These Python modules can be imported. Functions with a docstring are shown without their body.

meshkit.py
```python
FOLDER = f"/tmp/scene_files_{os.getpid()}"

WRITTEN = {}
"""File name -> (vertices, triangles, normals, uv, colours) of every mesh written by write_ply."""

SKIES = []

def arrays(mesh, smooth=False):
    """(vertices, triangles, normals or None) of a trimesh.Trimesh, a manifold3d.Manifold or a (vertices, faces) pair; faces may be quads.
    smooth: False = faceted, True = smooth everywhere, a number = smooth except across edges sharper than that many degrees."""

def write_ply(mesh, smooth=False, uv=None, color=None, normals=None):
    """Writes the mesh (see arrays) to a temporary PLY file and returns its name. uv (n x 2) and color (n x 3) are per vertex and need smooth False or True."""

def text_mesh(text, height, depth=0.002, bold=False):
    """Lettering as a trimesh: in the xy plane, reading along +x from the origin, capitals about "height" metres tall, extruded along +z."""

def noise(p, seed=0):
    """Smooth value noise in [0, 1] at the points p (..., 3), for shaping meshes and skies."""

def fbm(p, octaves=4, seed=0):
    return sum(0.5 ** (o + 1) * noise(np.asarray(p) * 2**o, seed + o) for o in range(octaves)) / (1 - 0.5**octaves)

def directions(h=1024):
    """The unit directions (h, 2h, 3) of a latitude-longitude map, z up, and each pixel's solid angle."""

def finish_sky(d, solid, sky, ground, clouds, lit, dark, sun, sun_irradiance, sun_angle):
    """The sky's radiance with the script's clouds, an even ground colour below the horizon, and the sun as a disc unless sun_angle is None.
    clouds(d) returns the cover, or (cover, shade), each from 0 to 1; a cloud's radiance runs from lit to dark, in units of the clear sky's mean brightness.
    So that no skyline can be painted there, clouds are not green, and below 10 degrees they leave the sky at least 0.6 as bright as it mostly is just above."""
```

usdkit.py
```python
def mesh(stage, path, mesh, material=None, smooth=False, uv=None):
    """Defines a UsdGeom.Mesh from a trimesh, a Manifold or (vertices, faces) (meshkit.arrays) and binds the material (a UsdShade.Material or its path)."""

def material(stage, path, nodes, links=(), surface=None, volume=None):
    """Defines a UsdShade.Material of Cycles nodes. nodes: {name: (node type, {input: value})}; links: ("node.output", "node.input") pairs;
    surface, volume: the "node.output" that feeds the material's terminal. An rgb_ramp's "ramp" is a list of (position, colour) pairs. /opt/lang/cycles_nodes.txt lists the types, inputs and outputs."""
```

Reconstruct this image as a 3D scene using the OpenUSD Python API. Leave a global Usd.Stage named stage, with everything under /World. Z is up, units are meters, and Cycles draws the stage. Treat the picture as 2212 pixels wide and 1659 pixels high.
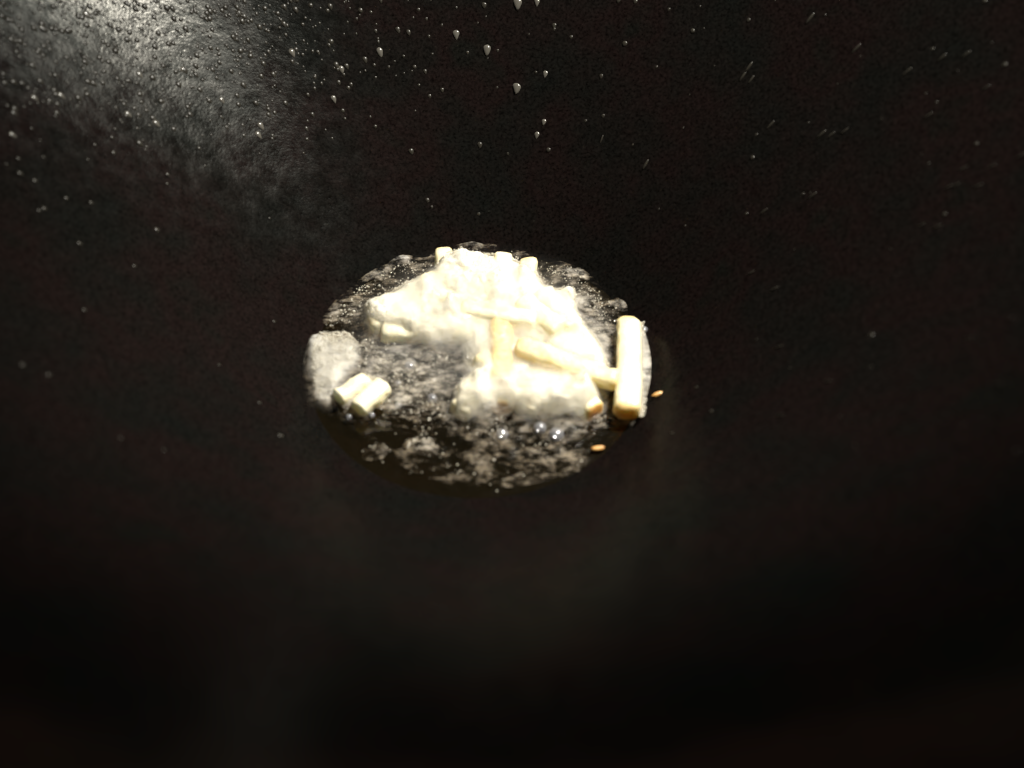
import math, random
import numpy as np
import trimesh
from PIL import Image, ImageDraw
from scipy import ndimage
import usdkit, meshkit
from pxr import Usd, UsdGeom, UsdLux, UsdShade, Gf, Sdf, Vt

stage = Usd.Stage.CreateInMemory()
UsdGeom.SetStageUpAxis(stage, 'Z'); UsdGeom.SetStageMetersPerUnit(stage, 1.0)
UsdGeom.Xform.Define(stage, '/World')
rng = np.random.default_rng(7); random.seed(7)

# ------------------------------------------------------------------ camera
EL, DIST, F = math.radians(47.3), 0.45, 1275.0
CAM = np.array([0, -DIST * math.cos(EL), DIST * math.sin(EL)])
_r = np.array([1.0, 0, 0]); _u = np.cross(_r, -CAM / DIST)
AIM = _r * 34 / F * DIST - _u * 21 / F * DIST
FW = (AIM - CAM) / np.linalg.norm(AIM - CAM)
RT = np.cross(FW, [0, 0, 1]); RT /= np.linalg.norm(RT); UP = np.cross(RT, FW)
cam = UsdGeom.Camera.Define(stage, '/World/camera')
mtx = np.eye(4); mtx[0, :3], mtx[1, :3], mtx[2, :3], mtx[3, :3] = RT, UP, -FW, CAM
cam.AddTransformOp().Set(Gf.Matrix4d(mtx.tolist()))
cam.CreateHorizontalApertureAttr(36.0); cam.CreateVerticalApertureAttr(27.0)
cam.CreateFocalLengthAttr(36.0 * F / 1024)
cam.CreateClippingRangeAttr(Gf.Vec2f(0.01, 50))
cam.CreateFStopAttr(6.5); cam.CreateFocusDistanceAttr(0.51)
cam.CreateExposureAttr(0.0)

# ------------------------------------------------------------------ lamps of the cooker hood up to the right: a spot and the faint diffuser panel round it
def lamp_to(light, pos, at):
    z = np.array(pos, float) - np.array(at, float); z /= np.linalg.norm(z)
    x = np.cross([0, 1, 0.01], z); x /= np.linalg.norm(x); y = np.cross(z, x)
    m = np.eye(4); m[0, :3], m[1, :3], m[2, :3], m[3, :3] = x, y, z, pos
    UsdGeom.Xformable(light).AddTransformOp().Set(Gf.Matrix4d(m.tolist()))
hood = UsdLux.SphereLight.Define(stage, '/World/hood_lamp')
hood.CreateRadiusAttr(0.035); hood.CreateIntensityAttr(2250.0); hood.CreateColorAttr(Gf.Vec3f(1.0, 0.94, 0.84))
sh = UsdLux.ShapingAPI.Apply(hood.GetPrim())
sh.CreateShapingConeAngleAttr(13.8); sh.CreateShapingConeSoftnessAttr(0.9)
lamp_to(hood, (0.435, 0.235, 0.90), (0.004, 0.012, 0.0))
panel = UsdLux.RectLight.Define(stage, '/World/hood_light_panel')
panel.CreateWidthAttr(0.34); panel.CreateHeightAttr(0.50); panel.CreateIntensityAttr(15.0); panel.CreateColorAttr(Gf.Vec3f(0.96, 1.0, 0.93))
panel.AddTranslateOp().Set(Gf.Vec3d(0.51, 0.27, 0.93))

# ------------------------------------------------------------------ helpers
used = {}
def numbered(path):
    n = used.get(path, 0); used[path] = n + 1
    return path if n == 0 else f'{path}_{n:03d}'
def tag(p, label=None, cat=None, group=None, kind=None):
    p = p.GetPrim() if hasattr(p, 'GetPrim') else p
    for k, v in (('label', label), ('category', cat), ('group', group), ('kind', kind)):
        if v: p.SetCustomDataByKey(k, v)
    return p
def obj(name, mesh, mat, parent='/World', smooth=True):
    return usdkit.mesh(stage, numbered(f'{parent}/{name}'), mesh, mat, smooth=smooth)
def thing(name, loc=(0, 0, 0)):
    x = UsdGeom.Xform.Define(stage, numbered(f'/World/{name}')); x.AddTranslateOp().Set(Gf.Vec3d(*map(float, loc)))
    return x
def primvar(m, name, values):
    UsdGeom.PrimvarsAPI(m).CreatePrimvar(name, Sdf.ValueTypeNames.FloatArray, 'vertex').Set(Vt.FloatArray.FromNumpy(np.asarray(values, np.float32)))
def ray(px, py):
    d = FW + RT * (px - 512) / F + UP * (384 - py) / F
    return d / np.linalg.norm(d)
def on_plane(px, py, z):
    d = ray(px, py); return CAM + d * (z - CAM[2]) / d[2]
def project(P):
    q = np.asarray(P) - CAM; w = q @ FW
    return 512 + F * (q @ RT) / w, 384 - F * (q @ UP) / w
BR, RT0, POOL = 0.0925, 0.0605, 0.0588
BH = BR - math.sqrt(BR ** 2 - POOL ** 2); SL = RT0 / math.sqrt(BR ** 2 - RT0 ** 2)          # bowl radius at the bottom, oil depth, oil pool radius
def wok_z(r):
    r = np.asarray(r, float)
    return np.where(r < RT0, -BH + BR - np.sqrt(np.maximum(BR ** 2 - np.minimum(r, RT0) ** 2, 0)), -BH + BR - math.sqrt(BR ** 2 - RT0 ** 2) + (r - RT0) * SL)
def on_wok(px, py):
    d = ray(px, py); t = np.linspace(0.1, 1.0, 6000); P = CAM + t[:, None] * d
    i = np.argmax(P[:, 2] < wok_z(np.hypot(P[:, 0], P[:, 1]))); p = P[i]
    r = math.hypot(p[0], p[1]); s = r / math.sqrt(BR ** 2 - r * r) if r < RT0 else SL
    n = np.array([-p[0] / r * s, -p[1] / r * s, 1]); return p, n / np.linalg.norm(n)

# ------------------------------------------------------------------ materials
L = '/World/Looks/'
def M(name, nodes, links, surface='p.BSDF', volume=None):
    return usdkit.material(stage, L + name, nodes, links, surface=surface, volume=volume)
seasoned = M('seasoned_iron', {
    'g': ('geometry', {}),
    'n1': ('noise_texture', {'scale': 28, 'detail': 3, 'roughness': 0.6}),
    'n2': ('noise_texture', {'scale': 900, 'detail': 2, 'roughness': 0.7}),
    'n3': ('noise_texture', {'scale': 170, 'detail': 4, 'roughness': 0.65}),
    'c': ('rgb_ramp', {'ramp': [(0.3, (0.0022, 0.0024, 0.0021)), (0.45, (0.0028, 0.0024, 0.0021)), (0.58, (0.0036, 0.0023, 0.0021)), (0.7, (0.0026, 0.0025, 0.0021))]}),
    'r': ('map_range', {'from_min': 0.3, 'from_max': 0.7, 'to_min': 0.13, 'to_max': 0.23}),
    'sp': ('map_range', {'from_min': 0.35, 'from_max': 0.65, 'to_min': 0.8, 'to_max': 2.1}),
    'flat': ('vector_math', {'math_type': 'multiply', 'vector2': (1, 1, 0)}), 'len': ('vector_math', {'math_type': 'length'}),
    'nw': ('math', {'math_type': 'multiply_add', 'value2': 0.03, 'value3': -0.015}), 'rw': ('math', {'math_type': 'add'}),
    'reflection_ring': ('rgb_ramp', {'ramp': [(0.0, (0, 0, 0)), (0.210, (0, 0, 0)), (0.222, (0.007, 0.0034, 0.0019)), (0.234, (0.005, 0.0025, 0.0014)), (0.244, (0, 0, 0)), (1.0, (0, 0, 0))]}),  # warm reflection on the near wall, painted into the base colour as a brown band
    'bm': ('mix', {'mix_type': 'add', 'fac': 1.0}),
    'cm': ('mix', {'mix_type': 'multiply', 'fac': 1.0}),
    'ss': ('rgb_ramp', {'ramp': [(0.32, (0.0022, 0.0022, 0.0020)), (0.44, (0.0058, 0.0058, 0.0054)), (0.7, (0.0092, 0.0091, 0.0085))]}),
    'b1': ('bump', {'strength': 0.12, 'distance': 0.001}),
    'b2': ('bump', {'strength': 0.16, 'distance': 0.0003}),
    'd': ('diffuse_bsdf', {}), 's': ('glossy_bsdf', {}), 'p': ('add_closure', {})},
    [('g.position', 'n1.vector'), ('g.position', 'n2.vector'), ('g.position', 'n3.vector'), ('n1.fac', 'c.fac'), ('n2.fac', 'sp.value'), ('c.color', 'cm.color1'), ('sp.result', 'cm.color2'), ('cm.color', 'bm.color1'), ('g.position', 'flat.vector1'), ('flat.vector', 'len.vector1'), ('len.value', 'rw.value1'), ('n1.fac', 'nw.value1'), ('nw.value', 'rw.value2'), ('rw.value', 'reflection_ring.fac'), ('reflection_ring.color', 'bm.color2'), ('bm.color', 'd.color'),
     ('n3.fac', 'ss.fac'), ('ss.color', 's.color'), ('n3.fac', 'r.value'), ('r.result', 's.roughness'), ('n3.fac', 'b1.height'), ('n2.fac', 'b2.height'), ('b1.normal', 'b2.normal'),
     ('b2.normal', 'd.normal'), ('b2.normal', 's.normal'), ('d.BSDF', 'p.closure1'), ('s.BSDF', 'p.closure2')], surface='p.closure')
oil_m = M('hot_oil', {
    'g': ('geometry', {}), 'm': ('mapping', {'scale': (1, 1.6, 1)}),
    'n': ('noise_texture', {'scale': 260, 'detail': 4, 'roughness': 0.6}),
    'b': ('bump', {'strength': 0.25, 'distance': 0.001}),
    't': ('transparent_bsdf', {'color': (0.86, 0.74, 0.5)}),
    's': ('glossy_bsdf', {'color': (1, 0.97, 0.93), 'roughness': 0.12}),
    'd': ('diffuse_bsdf', {'color': (0.008, 0.006, 0.003)}),
    'f': ('fresnel', {'IOR': 1.46}),
    'x': ('mix_closure', {'fac': 0.45}), 'y': ('mix_closure', {})},
    [('g.position', 'm.vector'), ('m.vector', 'n.vector'), ('n.fac', 'b.height'), ('b.normal', 's.normal'),
     ('t.BSDF', 'x.closure1'), ('d.BSDF', 'x.closure2'), ('f.fac', 'y.fac'), ('x.closure', 'y.closure1'), ('s.BSDF', 'y.closure2')], surface='y.closure')
foam_m = M('white_froth', {
    'g': ('geometry', {}), 'a': ('attribute', {'attribute': 'cover'}),
    'mp': ('mapping', {'scale': (0.75, 1.35, 1)}), 'n': ('noise_texture', {'scale': 300, 'detail': 5, 'roughness': 0.66}),
    've': ('attribute', {'attribute': 'body'}), 'mv': ('math', {'math_type': 'multiply'}),
    'm1': ('math', {'math_type': 'multiply_add', 'value2': 2.1, 'value3': -1.05}),
    'm2': ('math', {'math_type': 'add'}),
    'al': ('map_range', {'range_type': 'smoothstep', 'from_min': 0.0, 'from_max': 1.05, 'to_min': 0.0, 'to_max': 1.0, 'clamp': True}),
    'v': ('voronoi_texture', {'scale': 900}),
    'b': ('bump', {'strength': 0.25, 'distance': 0.0004}),
    'fc': ('rgb_ramp', {'ramp': [(0.15, (0.38, 0.31, 0.22)), (0.35, (0.56, 0.50, 0.41)), (0.6, (0.78, 0.75, 0.68)), (0.9, (0.92, 0.86, 0.70))]}),
    'p': ('principled_bsdf', {'roughness': 0.45, 'specular_ior_level': 0.3, 'subsurface_weight': 0.5, 'subsurface_scale': 0.004, 'subsurface_radius': (1, 0.9, 0.7)})},
    [('a.fac', 'fc.fac'), ('fc.color', 'p.base_color'), ('g.position', 'mp.vector'), ('mp.vector', 'n.vector'), ('g.position', 'v.vector'), ('n.fac', 'm1.value1'), ('m1.value', 'm2.value1'), ('a.fac', 'm2.value2'), ('m2.value', 'al.value'), ('al.result', 'mv.value1'), ('ve.fac', 'mv.value2'), ('mv.value', 'p.alpha'),
     ('v.distance', 'b.height'), ('b.normal', 'p.normal')])
bubble_m = M('bubble_film', {
    't': ('transparent_bsdf', {'color': (0.97, 0.95, 0.9)}),
    'd': ('diffuse_bsdf', {'color': (0.8, 0.76, 0.66)}),
    's': ('glossy_bsdf', {'color': (1, 1, 1), 'roughness': 0.08}),
    'lw': ('layer_weight', {'blend': 0.2}),
    'x': ('mix_closure', {'fac': 0.35}), 'y': ('mix_closure', {})},
    [('t.BSDF', 'x.closure1'), ('d.BSDF', 'x.closure2'), ('lw.facing', 'y.fac'), ('x.closure', 'y.closure1'), ('s.BSDF', 'y.closure2')], surface='y.closure')
big_m = M('clear_bubble_film', {
    't': ('transparent_bsdf', {'color': (0.95, 0.95, 0.95)}),
    'd': ('diffuse_bsdf', {'color': (0.75, 0.75, 0.8)}),
    's': ('glossy_bsdf', {'color': (0.93, 0.95, 1), 'roughness': 0.12}),
    'lw': ('layer_weight', {'blend': 0.6}),
    'x': ('mix_closure', {'fac': 0.16}), 'y': ('mix_closure', {})},
    [('t.BSDF', 'x.closure1'), ('d.BSDF', 'x.closure2'), ('lw.fresnel', 'y.fac'), ('x.closure', 'y.closure1'), ('s.BSDF', 'y.closure2')], surface='y.closure')
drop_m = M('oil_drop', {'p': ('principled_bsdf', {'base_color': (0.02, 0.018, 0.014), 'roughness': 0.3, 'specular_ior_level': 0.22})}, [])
drop_lit = M('oil_drop_lit', {'p': ('principled_bsdf', {'base_color': (0.07, 0.065, 0.055), 'roughness': 0.2, 'specular_ior_level': 0.5})}, [])  # lit copy of the drop: lighter base colour paints in the bright glints
fry_m = M('potato', {
    'g': ('geometry', {}), 'a': ('attribute', {'attribute': 'toast'}), 'w': ('attribute', {'attribute': 'tone'}),
    'n': ('noise_texture', {'scale': 500, 'detail': 4, 'roughness': 0.65}),
    'k': ('math', {'math_type': 'multiply_add', 'value2': 0.5, 'value3': -0.25}),
    'k2': ('math', {'math_type': 'add', 'use_clamp': True}),
    'c': ('rgb_ramp', {'ramp': [(0.0, (0.84, 0.74, 0.50)), (0.25, (0.80, 0.60, 0.28)), (0.6, (0.55, 0.27, 0.075)), (1.0, (0.26, 0.10, 0.025))]}),
    'b': ('bump', {'strength': 0.4, 'distance': 0.0006}),
    'p': ('principled_bsdf', {'roughness': 0.38, 'specular_ior_level': 0.5, 'subsurface_weight': 0.25, 'subsurface_scale': 0.003, 'subsurface_radius': (1, 0.6, 0.3)})},
    [('g.position', 'n.vector'), ('n.fac', 'k.value1'), ('k.value', 'k2.value1') , ('a.fac', 'k2.value2'), ('k2.value', 'c.fac'), ('c.color', 'p.base_color'), ('n.fac', 'b.height'), ('b.normal', 'p.normal')])
crumb_m = M('fried_crumb', {'g': ('geometry', {}), 'n': ('noise_texture', {'scale': 900}),
    'c': ('rgb_ramp', {'ramp': [(0.35, (0.35, 0.15, 0.04)), (0.65, (0.65, 0.38, 0.12))]}), 'p': ('principled_bsdf', {'roughness': 0.4})},
    [('g.position', 'n.vector'), ('n.fac', 'c.fac'), ('c.color', 'p.base_color')])

# ------------------------------------------------------------------ wok
def lathe(profile, n=192):
    a = np.linspace(0, 2 * math.pi, n, endpoint=False); pr = np.array(profile)
    V = np.stack([np.outer(pr[:, 0], np.cos(a)), np.outer(pr[:, 0], np.sin(a)), np.repeat(pr[:, 1:], n, 1)], -1).reshape(-1, 3)
    Fc = []
    j = np.arange(n); k = (j + 1) % n
    for i in range(len(pr) - 1):
        Fc.append(np.stack([i * n + j, i * n + k, (i + 1) * n + k, (i + 1) * n + j], 1))
    return V, np.vstack(Fc)
RIM = 0.26
rs = np.concatenate([np.linspace(0.0005, RIM, 90)])
inner = [(r, float(wok_z(r))) for r in rs]
zr = float(wok_z(RIM))
lip = [(RIM + 0.004 * math.cos(t) - 0.0, zr + 0.004 * math.sin(t)) for t in np.linspace(2.3, -0.9, 8)]
outer = [(r + 0.001, float(wok_z(r)) - 0.0025) for r in rs[::-1][1:]]
wok = thing('wok')
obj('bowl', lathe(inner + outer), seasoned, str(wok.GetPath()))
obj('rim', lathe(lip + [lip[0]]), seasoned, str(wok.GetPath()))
tag(wok, 'black seasoned iron wok holding hot oil and french fries', 'wok')

# ------------------------------------------------------------------ coverage of the froth on the oil, laid out on the oil surface
W, H, S = 460, 320, 1                         # working raster over the pool, offset (260, 200)
OX, OY = 260, 200
def z2p(x, y): return 287.5 + x * 0.1752, 220 + y * 0.1752
def blob(poly, blur, amp, zoomed=False):
    im = Image.new('L', (W * 2, H * 2)); pts = [z2p(*p) if zoomed else p for p in poly]
    ImageDraw.Draw(im).polygon([((x - OX) * 2, (y - OY) * 2) for x, y in pts], fill=255)
    return ndimage.gaussian_filter(np.asarray(im, float) / 255, blur * 2) * amp
def ell(x, y, a, b, rot=0):
    t = np.linspace(0, 2 * math.pi, 40); c, s = math.cos(math.radians(rot)), math.sin(math.radians(rot))
    return [(x + a * math.cos(q) * c - b * math.sin(q) * s, y + a * math.cos(q) * s + b * math.sin(q) * c) for q in t]
main = [(440, 520), (470, 650), (640, 670), (830, 745), (1050, 700), (1120, 900), (960, 960), (950, 1120), (1120, 1110), (1220, 1060), (1340, 1110), (1480, 1120), (1700, 1130), (1790, 1020), (1720, 960), (1860, 940), (1780, 720), (1650, 560), (1640, 440), (1450, 400), (1400, 270), (1270, 240), (1000, 240), (930, 230), (860, 240), (850, 320), (640, 420), (480, 500)]
den = np.zeros((H * 2, W * 2))
layers = [blob(main, 4, 1.15, True), blob(main, 9, 0.82, True), blob([(990, 700), (1160, 690), (1170, 900), (1010, 900)], 5, 0.8, True), blob([(250, 1010), (430, 890), (590, 940), (560, 1010), (420, 1110), (330, 1070)], 4, 0.62, True),
          blob([(309, 333), (350, 334), (364, 350), (356, 366), (342, 378), (330, 404), (316, 400), (307, 366)], 2.5, 0.6),  # left patch: lamp reflection on the oil, put in as thin froth
          blob([(355, 335), (480, 335), (490, 390), (455, 425), (380, 412), (340, 385)], 6, 0.28),
          blob([(372, 262), (440, 262), (440, 290), (390, 298), (362, 318), (345, 335), (318, 325), (345, 290)], 6, 0.22),
          blob(ell(400, 258, 12, 6), 2.5, 0.36), blob(ell(468, 240, 16, 5), 2, 0.32), blob(ell(490, 243, 8, 3), 2, 0.22),
          blob([(535, 262), (585, 270), (600, 300), (622, 330), (612, 392), (590, 350), (570, 300)], 6, 0.32),
          blob(ell(572, 273, 16, 7), 3, 0.30), blob(ell(612, 305, 18, 6, -15), 3, 0.2),
          blob([(612, 325), (650, 323), (657, 345), (656, 400), (648, 420), (615, 418)], 2.5, 0.42),
          blob([(430, 410), (600, 405), (606, 424), (570, 440), (480, 438)], 5, 0.17),
          blob(ell(423, 444, 17, 8), 4, 0.24), blob(ell(376, 449, 13, 5, -12), 3, 0.24), blob(ell(535, 446, 28, 9), 4, 0.16), blob(ell(440, 425, 22, 6), 4, 0.17),
          blob([(380, 440), (600, 440), (590, 470), (520, 488), (450, 486), (395, 465)], 8, 0.03)]
for l in layers: den = np.maximum(den, l)
heap = blob([(440, 500), (470, 660), (640, 680), (830, 750), (1050, 720), (1150, 640), (1300, 660), (1640, 660), (1660, 440), (1450, 390), (1270, 215), (1000, 215), (850, 310), (640, 400)], 6, 1.0, True)
clear = np.maximum(0.35 * blob([(1140, 600), (1290, 600), (1290, 900), (1140, 900)], 3, 1.0, True), blob([(1290, 680), (1890, 870), (1890, 985), (1290, 790)], 3, 1.0, True))
heap = np.maximum(heap * 1.1, blob([(930, 960), (1120, 860), (1350, 880), (1760, 960), (1800, 1040), (1690, 1130), (1340, 1120), (940, 1120)], 6, 0.85, True))
def density(P, im=None):
    x, y = project(P)
    return ndimage.map_coordinates(den if im is None else im, [(y - OY) * 2, (x - OX) * 2], order=1, mode='constant')

# ------------------------------------------------------------------ oil pool
def fb(P, s, octaves=4, seed=0.0):
    return 2 * meshkit.fbm(np.asarray(P) * s + seed, octaves) - 1
nr, na = 110, 300
r_ = POOL * 1.035 * np.sqrt(np.linspace(0, 1, nr + 1))[1:]; a_ = np.linspace(0, 2 * math.pi, na, endpoint=False)
V = np.stack([np.outer(r_, np.cos(a_)), np.outer(r_, np.sin(a_)), np.zeros((nr, na))], -1).reshape(-1, 3)
V = np.vstack([[[0, 0, 0]], V])
j = np.arange(na); k = (j + 1) % na
Fc = [np.stack([np.zeros(na, int), 1 + j, 1 + k], 1)]
for i in range(nr - 1):
    b0, b1 = 1 + i * na, 1 + (i + 1) * na
    Fc += [np.stack([b0 + j, b1 + j, b1 + k], 1), np.stack([b0 + j, b1 + k, b0 + k], 1)]
PF = np.vstack(Fc)
edge = np.clip((POOL * 1.035 - np.hypot(V[:, 0], V[:, 1])) / 0.006, 0.55, 1)
OV = V.copy(); OV[:, 2] = edge * (0.0006 * fb(V * [1, 1.7, 1], 120, 3) + 0.00015 * fb(V, 420, 2, 5.0))
oil = obj('frying_oil', (OV, PF), oil_m)
tag(oil, 'round pool of rippling brown frying oil in the bottom of the wok', 'oil')

# ------------------------------------------------------------------ froth: a heaped sheet plus thousands of tiny bubbles
lump = fb(V, 110, 3, 3.0); fine = fb(V, 380, 3, 9.0)
D = density(V + [0, 0, 0.003]); HP = density(V + [0, 0, 0.005], heap)
FV = V.copy(); FV[:, 2] = 0.0012 + np.clip(D, 0, 1.1) * (0.0052 + 0.0035 * lump + HP * (0.0026 + 0.002 * lump)) + 0.0010 * fine * np.clip(D * 1.5, 0.1, 1)
CL = density(V + [0, 0, 0.004], clear); FV[:, 2] = 0.001 + (FV[:, 2] - 0.001) * (1 - 0.4 * CL)
parts = [(FV, np.clip(D + 0.22 * lump * (D < 0.9), 0, 1.3), np.ones(len(V)), D > 0.02)]
for q, (bl, lift, thick) in enumerate([(3.0, 0.0009, 0.32), (5.5, 0.0018, 0.24), (9.0, 0.0028, 0.18)]):   # looser, thinner foam over the dense froth
    soft = ndimage.gaussian_filter(np.maximum(den, 0) * (den > 0.3), bl * 2)
    Dq = density(V + [0, 0, 0.004], soft); Hq = density(V + [0, 0, 0.006], ndimage.gaussian_filter(heap, bl * 2))
    lq = fb(V, 120, 3, 20.0 + 7 * q)
    Z = V.copy(); Z[:, 2] = 0.0014 + lift * np.clip(Dq, 0.1, 1) + np.clip(Dq, 0, 1) * (0.0048 + 0.003 * lump + np.clip(Hq, 0, 1.1) * (0.0030 + 0.002 * lq)) + 0.0006 * lq
    parts.append((Z, (1 - 0.85 * CL) * np.clip(Dq * 1.05 + 0.3 * lq + 0.25 * fb(V, 420, 3, 31.0 + q), 0, 1.3), np.full(len(V), thick), Dq > 0.05))
fv, ff, cv, bv, off = [], [], [], [], 0
for P_, c_, b_, keep in parts:
    fk = PF[keep[PF].all(1)]; us = np.unique(fk); idx = np.full(len(V), -1); idx[us] = np.arange(len(us)) + off
    fv.append(P_[us]); ff.append(idx[fk]); cv.append(c_[us]); bv.append(b_[us]); off += len(us)
foam = obj('froth', (np.vstack(fv), np.vstack(ff)), foam_m)
primvar(foam, 'cover', np.concatenate(cv)); primvar(foam, 'body', np.concatenate(bv))
tag(foam, 'white seething froth of hot oil around the fries', 'froth', kind='stuff')

bub = UsdGeom.PointInstancer.Define(stage, '/World/fine_bubbles')
ico = trimesh.creation.icosphere(subdivisions=1, radius=1.0)
proto = usdkit.mesh(stage, '/World/fine_bubbles/bubble', ico, bubble_m, smooth=True)
N = 150000
rr = (POOL - 0.001) * np.sqrt(rng.random(N)); aa = rng.random(N) * 2 * math.pi
BP = np.stack([rr * np.cos(aa), rr * np.sin(aa), np.zeros(N)], 1)
bd = density(BP + [0, 0, 0.002]); bh = density(BP + [0, 0, 0.005], heap); ln = fb(BP, 160, 3, 11.0)
ok = rng.random(N) < np.where(bd > 0.85, 0.05, np.clip((bd ** 1.3 + ln * 0.9 * bd) * np.where(bd < 0.45, 0.3, 1.2), 0, 0.75))
BP, bd, bh = BP[ok], bd[ok], bh[ok]
br = 0.00010 + 0.00026 * rng.random(len(BP)) ** 3 + 0.0003 * (rng.random(len(BP)) < 0.03)
BP[:, 2] = 0.0010 + np.clip(bd, 0, 1.1) * (0.0053 + 0.0035 * fb(BP, 110, 3, 3.0) + bh * (0.0026 + 0.002 * fb(BP, 110, 3, 3.0))) + br * 0.3 + 0.0008 * rng.random(len(BP))
ex = []
for q in range(2600):                         # fizz along the right flank of the upright fry
    yy = rng.uniform(322, 417); reach = 3.5 + 6 * meshkit.fbm(np.array([[yy * 0.16, 3.3, 1.1]]), 3)[0]
    k_ = abs(rng.normal(0, 0.5)); z_ = rng.uniform(0.001, 0.007) * max(0.15, 1 - k_ * 0.7)
    if k_ < 1.6 and rng.random() < 1.1 - 0.5 * k_: ex.append(on_plane(640 + k_ * reach, yy, z_))
BP = np.vstack([BP, ex]); br = np.concatenate([br, rng.uniform(0.0001, 0.0004, len(ex))])
bub.CreatePrototypesRel().SetTargets([proto.GetPath()])
bub.CreateProtoIndicesAttr(Vt.IntArray.FromNumpy(np.zeros(len(BP), np.int32)))
bub.CreatePositionsAttr(Vt.Vec3fArray.FromNumpy(BP.astype(np.float32)))
bub.CreateScalesAttr(Vt.Vec3fArray.FromNumpy(np.repeat(br[:, None], 3, 1).astype(np.float32)))
tag(bub, 'countless tiny oil bubbles fizzing round the frying fries', 'bubbles', kind='stuff')

def dome(r, tall=0.8, sub=2):
    s = trimesh.creation.icosphere(subdivisions=sub + 1, radius=r)
    v = s.vertices.copy(); v[:, 2] *= tall; return v, np.array(s.faces)
BIG = [(1225, 1215, 2.1, 'lilac white bubble below the middle of the froth, leftmost of the front three'),
       (1440, 1180, 2.2, 'large pale bubble at the front of the froth, middle of the front three'),
       (1535, 1215, 2.4, 'large lilac bubble at the front edge, rightmost of the front three'),
       (1825, 825, 1.5, 'bright glinting bubble in the dark gap left of the upright fry'),
       (695, 825, 1.8, 'pale shiny bubble in the dark gap left of the browned centre fry'),
       (825, 1010, 1.8, 'pale bubble in the dark oil between the left pair and the front fries'),
       (630, 925, 1.2, 'small bright bubble just right of the pair of short fries, upper one'),
       (630, 1050, 1.2, 'small bright bubble just right of the pair of short fries, lower one'),
       (350, 1115, 1.1, 'tiny bubble below the pair of short fries, left one'),
       (480, 1105, 1.1, 'tiny bubble below the pair of short fries, right one'),
       (1800, 1000, 1.9, 'clear bubble in the notch between upright fry and front fries'),
       (2035, 620, 1.6, 'lilac bubble at the upper right corner of the upright fry'),
       (1610, 1080, 1.8, 'clear bubble between the two browned front fries at right'),
       (1555, 175, 1.0, 'tiny glinting bubble on dark oil above the right side of the fries')]
for x, y, r, lab in BIG:
    px, py = z2p(x, y); p = on_plane(px, py, 0.003)
    v, f = dome(r * 0.001, 0.85)
    v = v * (1 + 0.12 * fb(v, 700, 2, x)[:, None])
    o = obj('oil_bubble', (v, f), big_m)
    UsdGeom.Xformable(o).AddTranslateOp().Set(Gf.Vec3d(*map(float, (p[0], p[1], 0.0022))))
    tag(o, lab, 'bubble', 'large bubbles on the oil')

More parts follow.
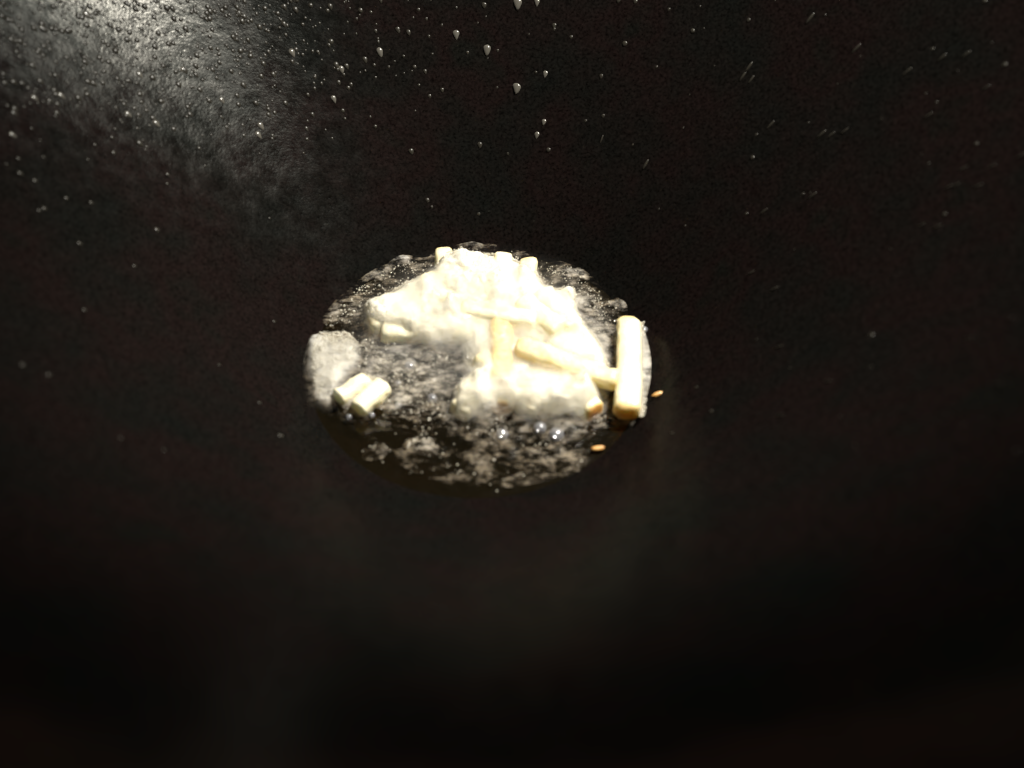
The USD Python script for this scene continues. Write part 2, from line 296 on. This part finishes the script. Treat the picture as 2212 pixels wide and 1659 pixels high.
# ------------------------------------------------------------------ steam haze added to fill the heap with soft white glow
steam_m = M('steam', {
    'g': ('geometry', {}), 'n': ('noise_texture', {'scale': 70, 'detail': 3, 'roughness': 0.55}),
    'c': ('vector_math', {'math_type': 'subtract', 'vector2': (0.001, 0.010, 0.006)}), 's': ('vector_math', {'math_type': 'multiply', 'vector2': (1 / 0.054, 1 / 0.043, 1 / 0.021)}),
    'l': ('vector_math', {'math_type': 'length'}), 'f': ('map_range', {'range_type': 'smoothstep', 'from_min': 0.2, 'from_max': 1.0, 'to_min': 1.0, 'to_max': 0.0, 'clamp': True}),
    'k': ('map_range', {'from_min': 0.36, 'from_max': 0.62, 'to_min': 0.3, 'to_max': 20.0, 'clamp': True}), 'x': ('math', {'math_type': 'multiply'}),
    'v': ('principled_volume', {'color': (0.98, 0.97, 0.94), 'anisotropy': 0.0})},
    [('g.position', 'n.vector'), ('g.position', 'c.vector1'), ('c.vector', 's.vector1'), ('s.vector', 'l.vector1'), ('l.value', 'f.value'), ('n.fac', 'k.value'),
     ('f.result', 'x.value1'), ('k.result', 'x.value2'), ('x.value', 'v.density')], surface=None, volume='v.volume')
st = trimesh.creation.icosphere(subdivisions=4, radius=1.0); sv = st.vertices * [0.054, 0.043, 0.021] + [0.001, 0.010, 0.006]
sv[:, 2] = np.maximum(sv[:, 2], 0.0005 - 0.002)
steam = obj('steam', (sv, np.array(st.faces)), steam_m)
tag(steam, 'added white steam haze low over the frying heap, for its soft glow', 'steam', kind='stuff')

# ------------------------------------------------------------------ fries
def fry_mesh(length, w, h, bend, seed, toast0, toast1, base):
    n, m = 26, 20
    t = np.linspace(-1, 1, n); q = np.linspace(0, 2 * math.pi, m, endpoint=False)
    V, tv = [], []
    for i, s in enumerate(t):
        cap = 1 if abs(s) < 0.93 else math.sqrt(max(0, 1 - ((abs(s) - 0.93) / 0.075) ** 2)) * 0.45 + 0.55
        ct, st = np.cos(q), np.sin(q)
        sq = (np.abs(ct) ** 3.6 + np.abs(st) ** 3.6) ** (-1 / 3.6)
        y = ct * sq * w / 2 * cap * (1 + 0.06 * math.sin(3 * s + seed)); z = st * sq * h / 2 * cap * (1 + 0.06 * math.cos(4 * s + seed))
        V.append(np.stack([np.full(m, s * length / 2), y + bend * (1 - s * s) * length, z], 1))
        e = lambda d: math.exp(-(d / 0.10) ** 2)
        tv.append(np.full(m, base + toast0 * e(s + 1) + toast1 * e(1 - s)))
    V = np.vstack(V + [[[-length / 2, 0, 0]], [[length / 2, 0, 0]]]); tv = np.concatenate(tv + [[base + toast0], [base + toast1]])
    j = np.arange(m); k = (j + 1) % m; Fc = []
    for i in range(n - 1):
        Fc += [np.stack([i * m + j, (i + 1) * m + k, (i + 1) * m + j], 1), np.stack([i * m + j, i * m + k, (i + 1) * m + k], 1)]
    Fc += [np.stack([np.full(m, n * m), k, j], 1), np.stack([np.full(m, n * m + 1), (n - 1) * m + j, (n - 1) * m + k], 1)]
    Fc = np.vstack(Fc)[:, ::-1]
    V = V + 0.0009 * fb(V, 300, 4, seed)[:, None] * np.array([0.6, 1, 1])
    tv = tv + 0.26 * fb(V, 260, 4, seed + 4) * (0.3 + tv)
    # edges of a cut potato stick catch a little more colour
    return V, Fc, np.clip(tv, 0, 1)
#       x0    y0    x1    y1   z0     z1    width toast0 toast1 base
FRIES = [
 (1945, 578, 1935, 1112, 7.0, 5.5, 8.6, 0.30, 0.45, 0.05, 'pale upright french fry at the right end with a browned lower tip'),
 (1310, 720, 1890, 925, 8.6, 7.4, 7.4, 0.1, 0.1, 0.15, 'long yellow fry slanting from the middle to the upright fry'),
 (1215, 580, 1210, 950, 6.6, 6.0, 8.2, 0.3, 0.4, 0.34, 'golden brown fry standing upright in the middle of the heap'),
 (893, 178, 900, 450, 4.5, 5.0, 6.2, 0.35, 0.0, 0.10, 'fry end poking out at the back, leftmost of the back row'),
 (1035, 225, 1100, 500, 6.0, 6.5, 8.4, 0.0, 0.0, 0.0, 'bright white fry in the back row, right of the leftmost back fry'),
 (1225, 215, 1235, 440, 4.0, 4.5, 7.6, 0.05, 0.0, 0.04, 'dull half sunken fry in the back row behind the short bright one'),
 (1190, 320, 1270, 480, 6.8, 6.5, 8.0, 0.0, 0.0, 0.03, 'short bright fry in front of the dull back row fry'),
 (1378, 238, 1365, 480, 4.6, 5.0, 6.4, 0.35, 0.0, 0.08, 'fry end poking out at the back, rightmost of the back row'),
 (1450, 420, 1640, 640, 6.0, 6.0, 8.2, 0.0, 0.0, 0.02, 'bright white fry at the upper right of the heap'),
 (470, 610, 930, 440, 4.6, 6.0, 8.0, 0.0, 0.0, 0.02, 'white fry at the left end of the heap rising to the right'),
 (540, 640, 1060, 640, 4.6, 6.0, 8.0, 0.0, 0.0, 0.0, 'white fry lying level along the left front of the heap'),
 (790, 335, 1040, 600, 6.0, 7.0, 8.2, 0.1, 0.0, 0.06, 'cream fry slanting down to the right behind the left fries'),
 (990, 520, 1420, 590, 8.0, 8.0, 8.0, 0.0, 0.0, 0.04, 'pale fry lying across the top of the heap'),
 (1330, 470, 1560, 640, 8.0, 7.5, 8.0, 0.0, 0.0, 0.02, 'white fry on top of the heap, slanting beside the upper right fry'),
 (285, 1020, 460, 920, 4.2, 4.2, 6.2, 0.0, 0.0, 0.0, 'short white fry at the lower left, left one of the pair'),
 (395, 1085, 555, 945, 4.2, 4.2, 6.8, 0.0, 0.0, 0.0, 'short white fry at the lower left, right one of the pair'),
 (975, 1110, 1130, 910, 3.2, 4.2, 7.6, 0.05, 0.0, 0.02, 'cream fry at the front edge, leftmost of the front row'),
 (1225, 1085, 1230, 900, 2.6, 3.6, 7.0, 0.5, 0.0, 0.08, 'tan tipped short fry in the front row below the golden brown one'),
 (1350, 1095, 1500, 900, 3.2, 4.2, 8.2, 0.0, 0.0, 0.0, 'white fry in the middle of the front row'),
 (1760, 1105, 1560, 930, 3.2, 4.2, 8.2, 0.6, 0.0, 0.04, 'brown tipped fry at the right end of the front row'),
 (1080, 800, 1420, 1000, 5.0, 5.5, 8.0, 0.0, 0.0, 0.10, 'cream fry lying under the golden brown one towards the front row'),
]
for i, (x0, y0, x1, y1, za, zb, w, t0, t1, base, lab) in enumerate(FRIES):
    a = on_plane(*z2p(x0, y0), za * 0.001); b = on_plane(*z2p(x1, y1), zb * 0.001)
    c = (a + b) / 2; d = b - a; ln_ = float(np.linalg.norm(d)); d /= ln_
    v, f, tv = fry_mesh(ln_, w * 0.001, w * 0.00095, (-1) ** i * 0.012, i * 1.7, t0, t1, base)
    s = np.cross([0, 0, 1], d); s /= np.linalg.norm(s); up = np.cross(d, s)
    tw = 0.25 * math.sin(i * 2.1); s2 = s * math.cos(tw) + up * math.sin(tw); up2 = np.cross(d, s2)
    v = v[:, :1] * d + v[:, 1:2] * s2 + v[:, 2:3] * up2
    o = obj('french_fry', (v, f), fry_m); primvar(o, 'toast', tv)
    UsdGeom.Xformable(o).AddTranslateOp().Set(Gf.Vec3d(*map(float, c)))
    tag(o, lab, 'french fry', 'french fries frying in the wok')

# ------------------------------------------------------------------ crumbs
for px, py, onw, size, lab in [(658, 395, 1, (2.2, 0.8, 0.8), 'orange fried crumb stuck to the wok right of the upright fry'),
                               (598, 449, 0, (2.4, 1.0, 0.8), 'orange brown crumb floating on dark oil below the brown tipped fry'),
                               (446, 239, 0, (1.4, 0.9, 0.7), 'small brown crumb at the back edge of the oil')]:
    p = on_wok(px, py)[0] if onw else on_plane(px, py, 0.001)
    v, f = dome(1.0, 1.0, 1); v = v * (1 + 0.35 * fb(v, 1.6, 3, px)[:, None]); v = v * np.array(size) * 0.001
    ang = math.radians(18 if onw else 5); R = np.array([[math.cos(ang), -math.sin(ang), 0], [math.sin(ang), math.cos(ang), 0], [0, 0, 1]])
    o = obj('crumb', (v @ R.T, f), crumb_m); UsdGeom.Xformable(o).AddTranslateOp().Set(Gf.Vec3d(*map(float, p + [0, 0, 0.0005])))
    tag(o, lab, 'crumb')

# ------------------------------------------------------------------ oil droplets spattered on the wall of the wok
def droplet(n, r, tail, seed, wide=1.0):
    """A dome on the wall, running a little way down it."""
    down = np.array([0, 0, -1.0]) - n * (-n[2]); down /= np.linalg.norm(down); side = np.cross(n, down)
    v, f = dome(1.0, 1.0, 1)
    x, y, z = v[:, 0], v[:, 1], v[:, 2]
    y2 = np.where(y > 0, y * (1 + tail), y) / wide ** 0.5; x2 = x * np.where(y > 0, 1 - 0.45 * y * min(tail, 1), 1)
    wob = 1 + 0.15 * fb(v, 1.2, 2, seed)
    return (x2 * wob)[:, None] * side * wide * r + (y2 * wob)[:, None] * down * r + (z * 0.5)[:, None] * n * r, f
DROPS = [(820, 110, 1.3), (985, 72, 1.3), (1052, 105, 1.5), (1116, 188, 1.6), (1118, 5, 1.6), (1160, 3, 1.1), (737, 148, 1.1), (720, 212, 1.1), (562, 270, 1.2), (557, 290, 1.2), (630, 112, 1.2), (336, 265, 1.2), (478, 215, 1.0),
 (1160, 290, 1.0), (1175, 262, 0.9), (1178, 158, 1.0), (1395, 355, 1.1), (1300, 300, 0.8), (1618, 145, 1.1), (1605, 165, 1.0), (1623, 172, 0.9), (1665, 270, 1.0), (1775, 290, 1.1), (1795, 292, 0.9), (1825, 283, 0.9), (1750, 40, 1.2), (1850, 105, 1.1), (1960, 155, 1.1),
 (2035, 125, 1.0), (2087, 118, 1.0), (2130, 190, 0.9), (2065, 400, 0.9), (2048, 405, 0.9), (2112, 403, 1.0), (2080, 365, 1.0), (2205, 337, 1.0), (2142, 360, 0.9), (1755, 423, 1.0), (1990, 487, 1.0), (2025, 490, 1.0), (1650, 457, 0.9), (2005, 250, 0.9),
 (1672, 625, 1.1), (1622, 590, 0.9), (1682, 750, 1.1), (1787, 825, 1.2), (2090, 733, 1.3), (2155, 832, 1.3), (1685, 898, 1.1), (1690, 1040, 1.0), (703, 1185, 1.0), (825, 1422, 0.9), (560, 870, 0.9), (48, 788, 1.2), (473, 788, 0.7),
 (1034, 462, 0.7), (95, 450, 1.0), (143, 428, 0.9), (75, 390, 1.0), (25, 290, 1.1), (130, 205, 1.2), (73, 210, 1.1), (90, 60, 1.1), (185, 30, 1.3), (300, 160, 1.1), (245, 330, 0.9), (430, 320, 0.8), (395, 150, 1.1), (275, 245, 1.1), (1185, 1380, 0.9), (910, 1460, 0.9), (1240, 1420, 0.9), (2115, 1437, 1.1)]
for i, (x, y, r) in enumerate(DROPS):
    px, py = x * 0.46293, y * 0.46293
    if y == 788 and x == 48: lab = 'single bright oil droplet on the left wall of the wok, level with the fries'
    elif x == 1116: lab = 'brightest oil droplet above the fries, between the middle and the top edge'
    elif x == 562: lab = 'upper of two oil droplets running together, up and left of the fries'
    elif x == 557: lab = 'lower of two oil droplets running together, up and left of the fries'
    elif x == 820: lab = 'large oil droplet near the top edge, leftmost of three bright ones in a row'
    elif x == 985: lab = 'large oil droplet near the top edge, middle of three bright ones in a row'
    elif x == 1052: lab = 'large oil droplet near the top edge, rightmost of three bright ones in a row'
    elif x == 1118: lab = 'oil droplet cut by the top edge of the photo, larger left one of two'
    elif x == 1160 and y == 3: lab = 'oil droplet cut by the top edge of the photo, smaller right one of two'
    elif x == 703: lab = 'lone faint oil droplet on the near wok wall, below and left of the pool'
    elif x == 2115: lab = 'faint streaky oil droplet at the lower right edge of the photo'
    elif y > 1100: lab = 'faint oil droplet on the dark near side of the wok'
    elif x < 800 and y < 500: lab = 'oil droplet in the grey lit patch on the upper left wok wall'
    elif x < 1450 and y < 520: lab = 'glinting oil droplet on the far wall of the wok above the fries'
    elif y < 520: lab = 'small oil droplet in the scatter on the dark upper right wok wall'
    elif x > 1500: lab = 'oil droplet on the dark wok wall right of the upright fry'
    else: lab = 'small oil droplet on the dark wok wall left of the froth'
    p, n = on_wok(px, py)
    r *= (np.linalg.norm(p - CAM) / 0.5) ** 1.6
    v, f = droplet(n, r * (0.001 if x < 1300 and y < 1100 else 0.0013 if y < 1100 else 0.0004), 0.9 if y < 320 and x < 1300 else 0.1, i * 2.3, 1.0 if x < 1300 and y < 1100 else 0.36 if y < 1100 else 2.8)
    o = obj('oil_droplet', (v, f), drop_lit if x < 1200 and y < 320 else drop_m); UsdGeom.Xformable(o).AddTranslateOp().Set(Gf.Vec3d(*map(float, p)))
    tag(o, lab, 'oil droplet', 'oil droplets spattered on the wok wall')
vs, fs, off = [], [], 0
for i in range(840):
    if i < 720: px, py = abs(rng.normal(170, 120)), abs(rng.normal(30, 55))
    else: px, py = rng.random() * 1024, rng.random() ** 1.5 * 460
    if 290 < px < 670 and 225 < py < 500: continue
    p, n = on_wok(px, py)
    v, f = droplet(n, (0.0004 if i < 720 else 0.0003) + 0.0007 * rng.random() ** 2, 0.8 * rng.random(), i)
    vs.append(v + p); fs.append(f + off); off += len(v)
spl = obj('oil_spatter', (np.vstack(vs), np.vstack(fs)), drop_m)
tag(spl, 'fine spatter of tiny oil specks over the wok wall', 'oil spatter', kind='stuff')
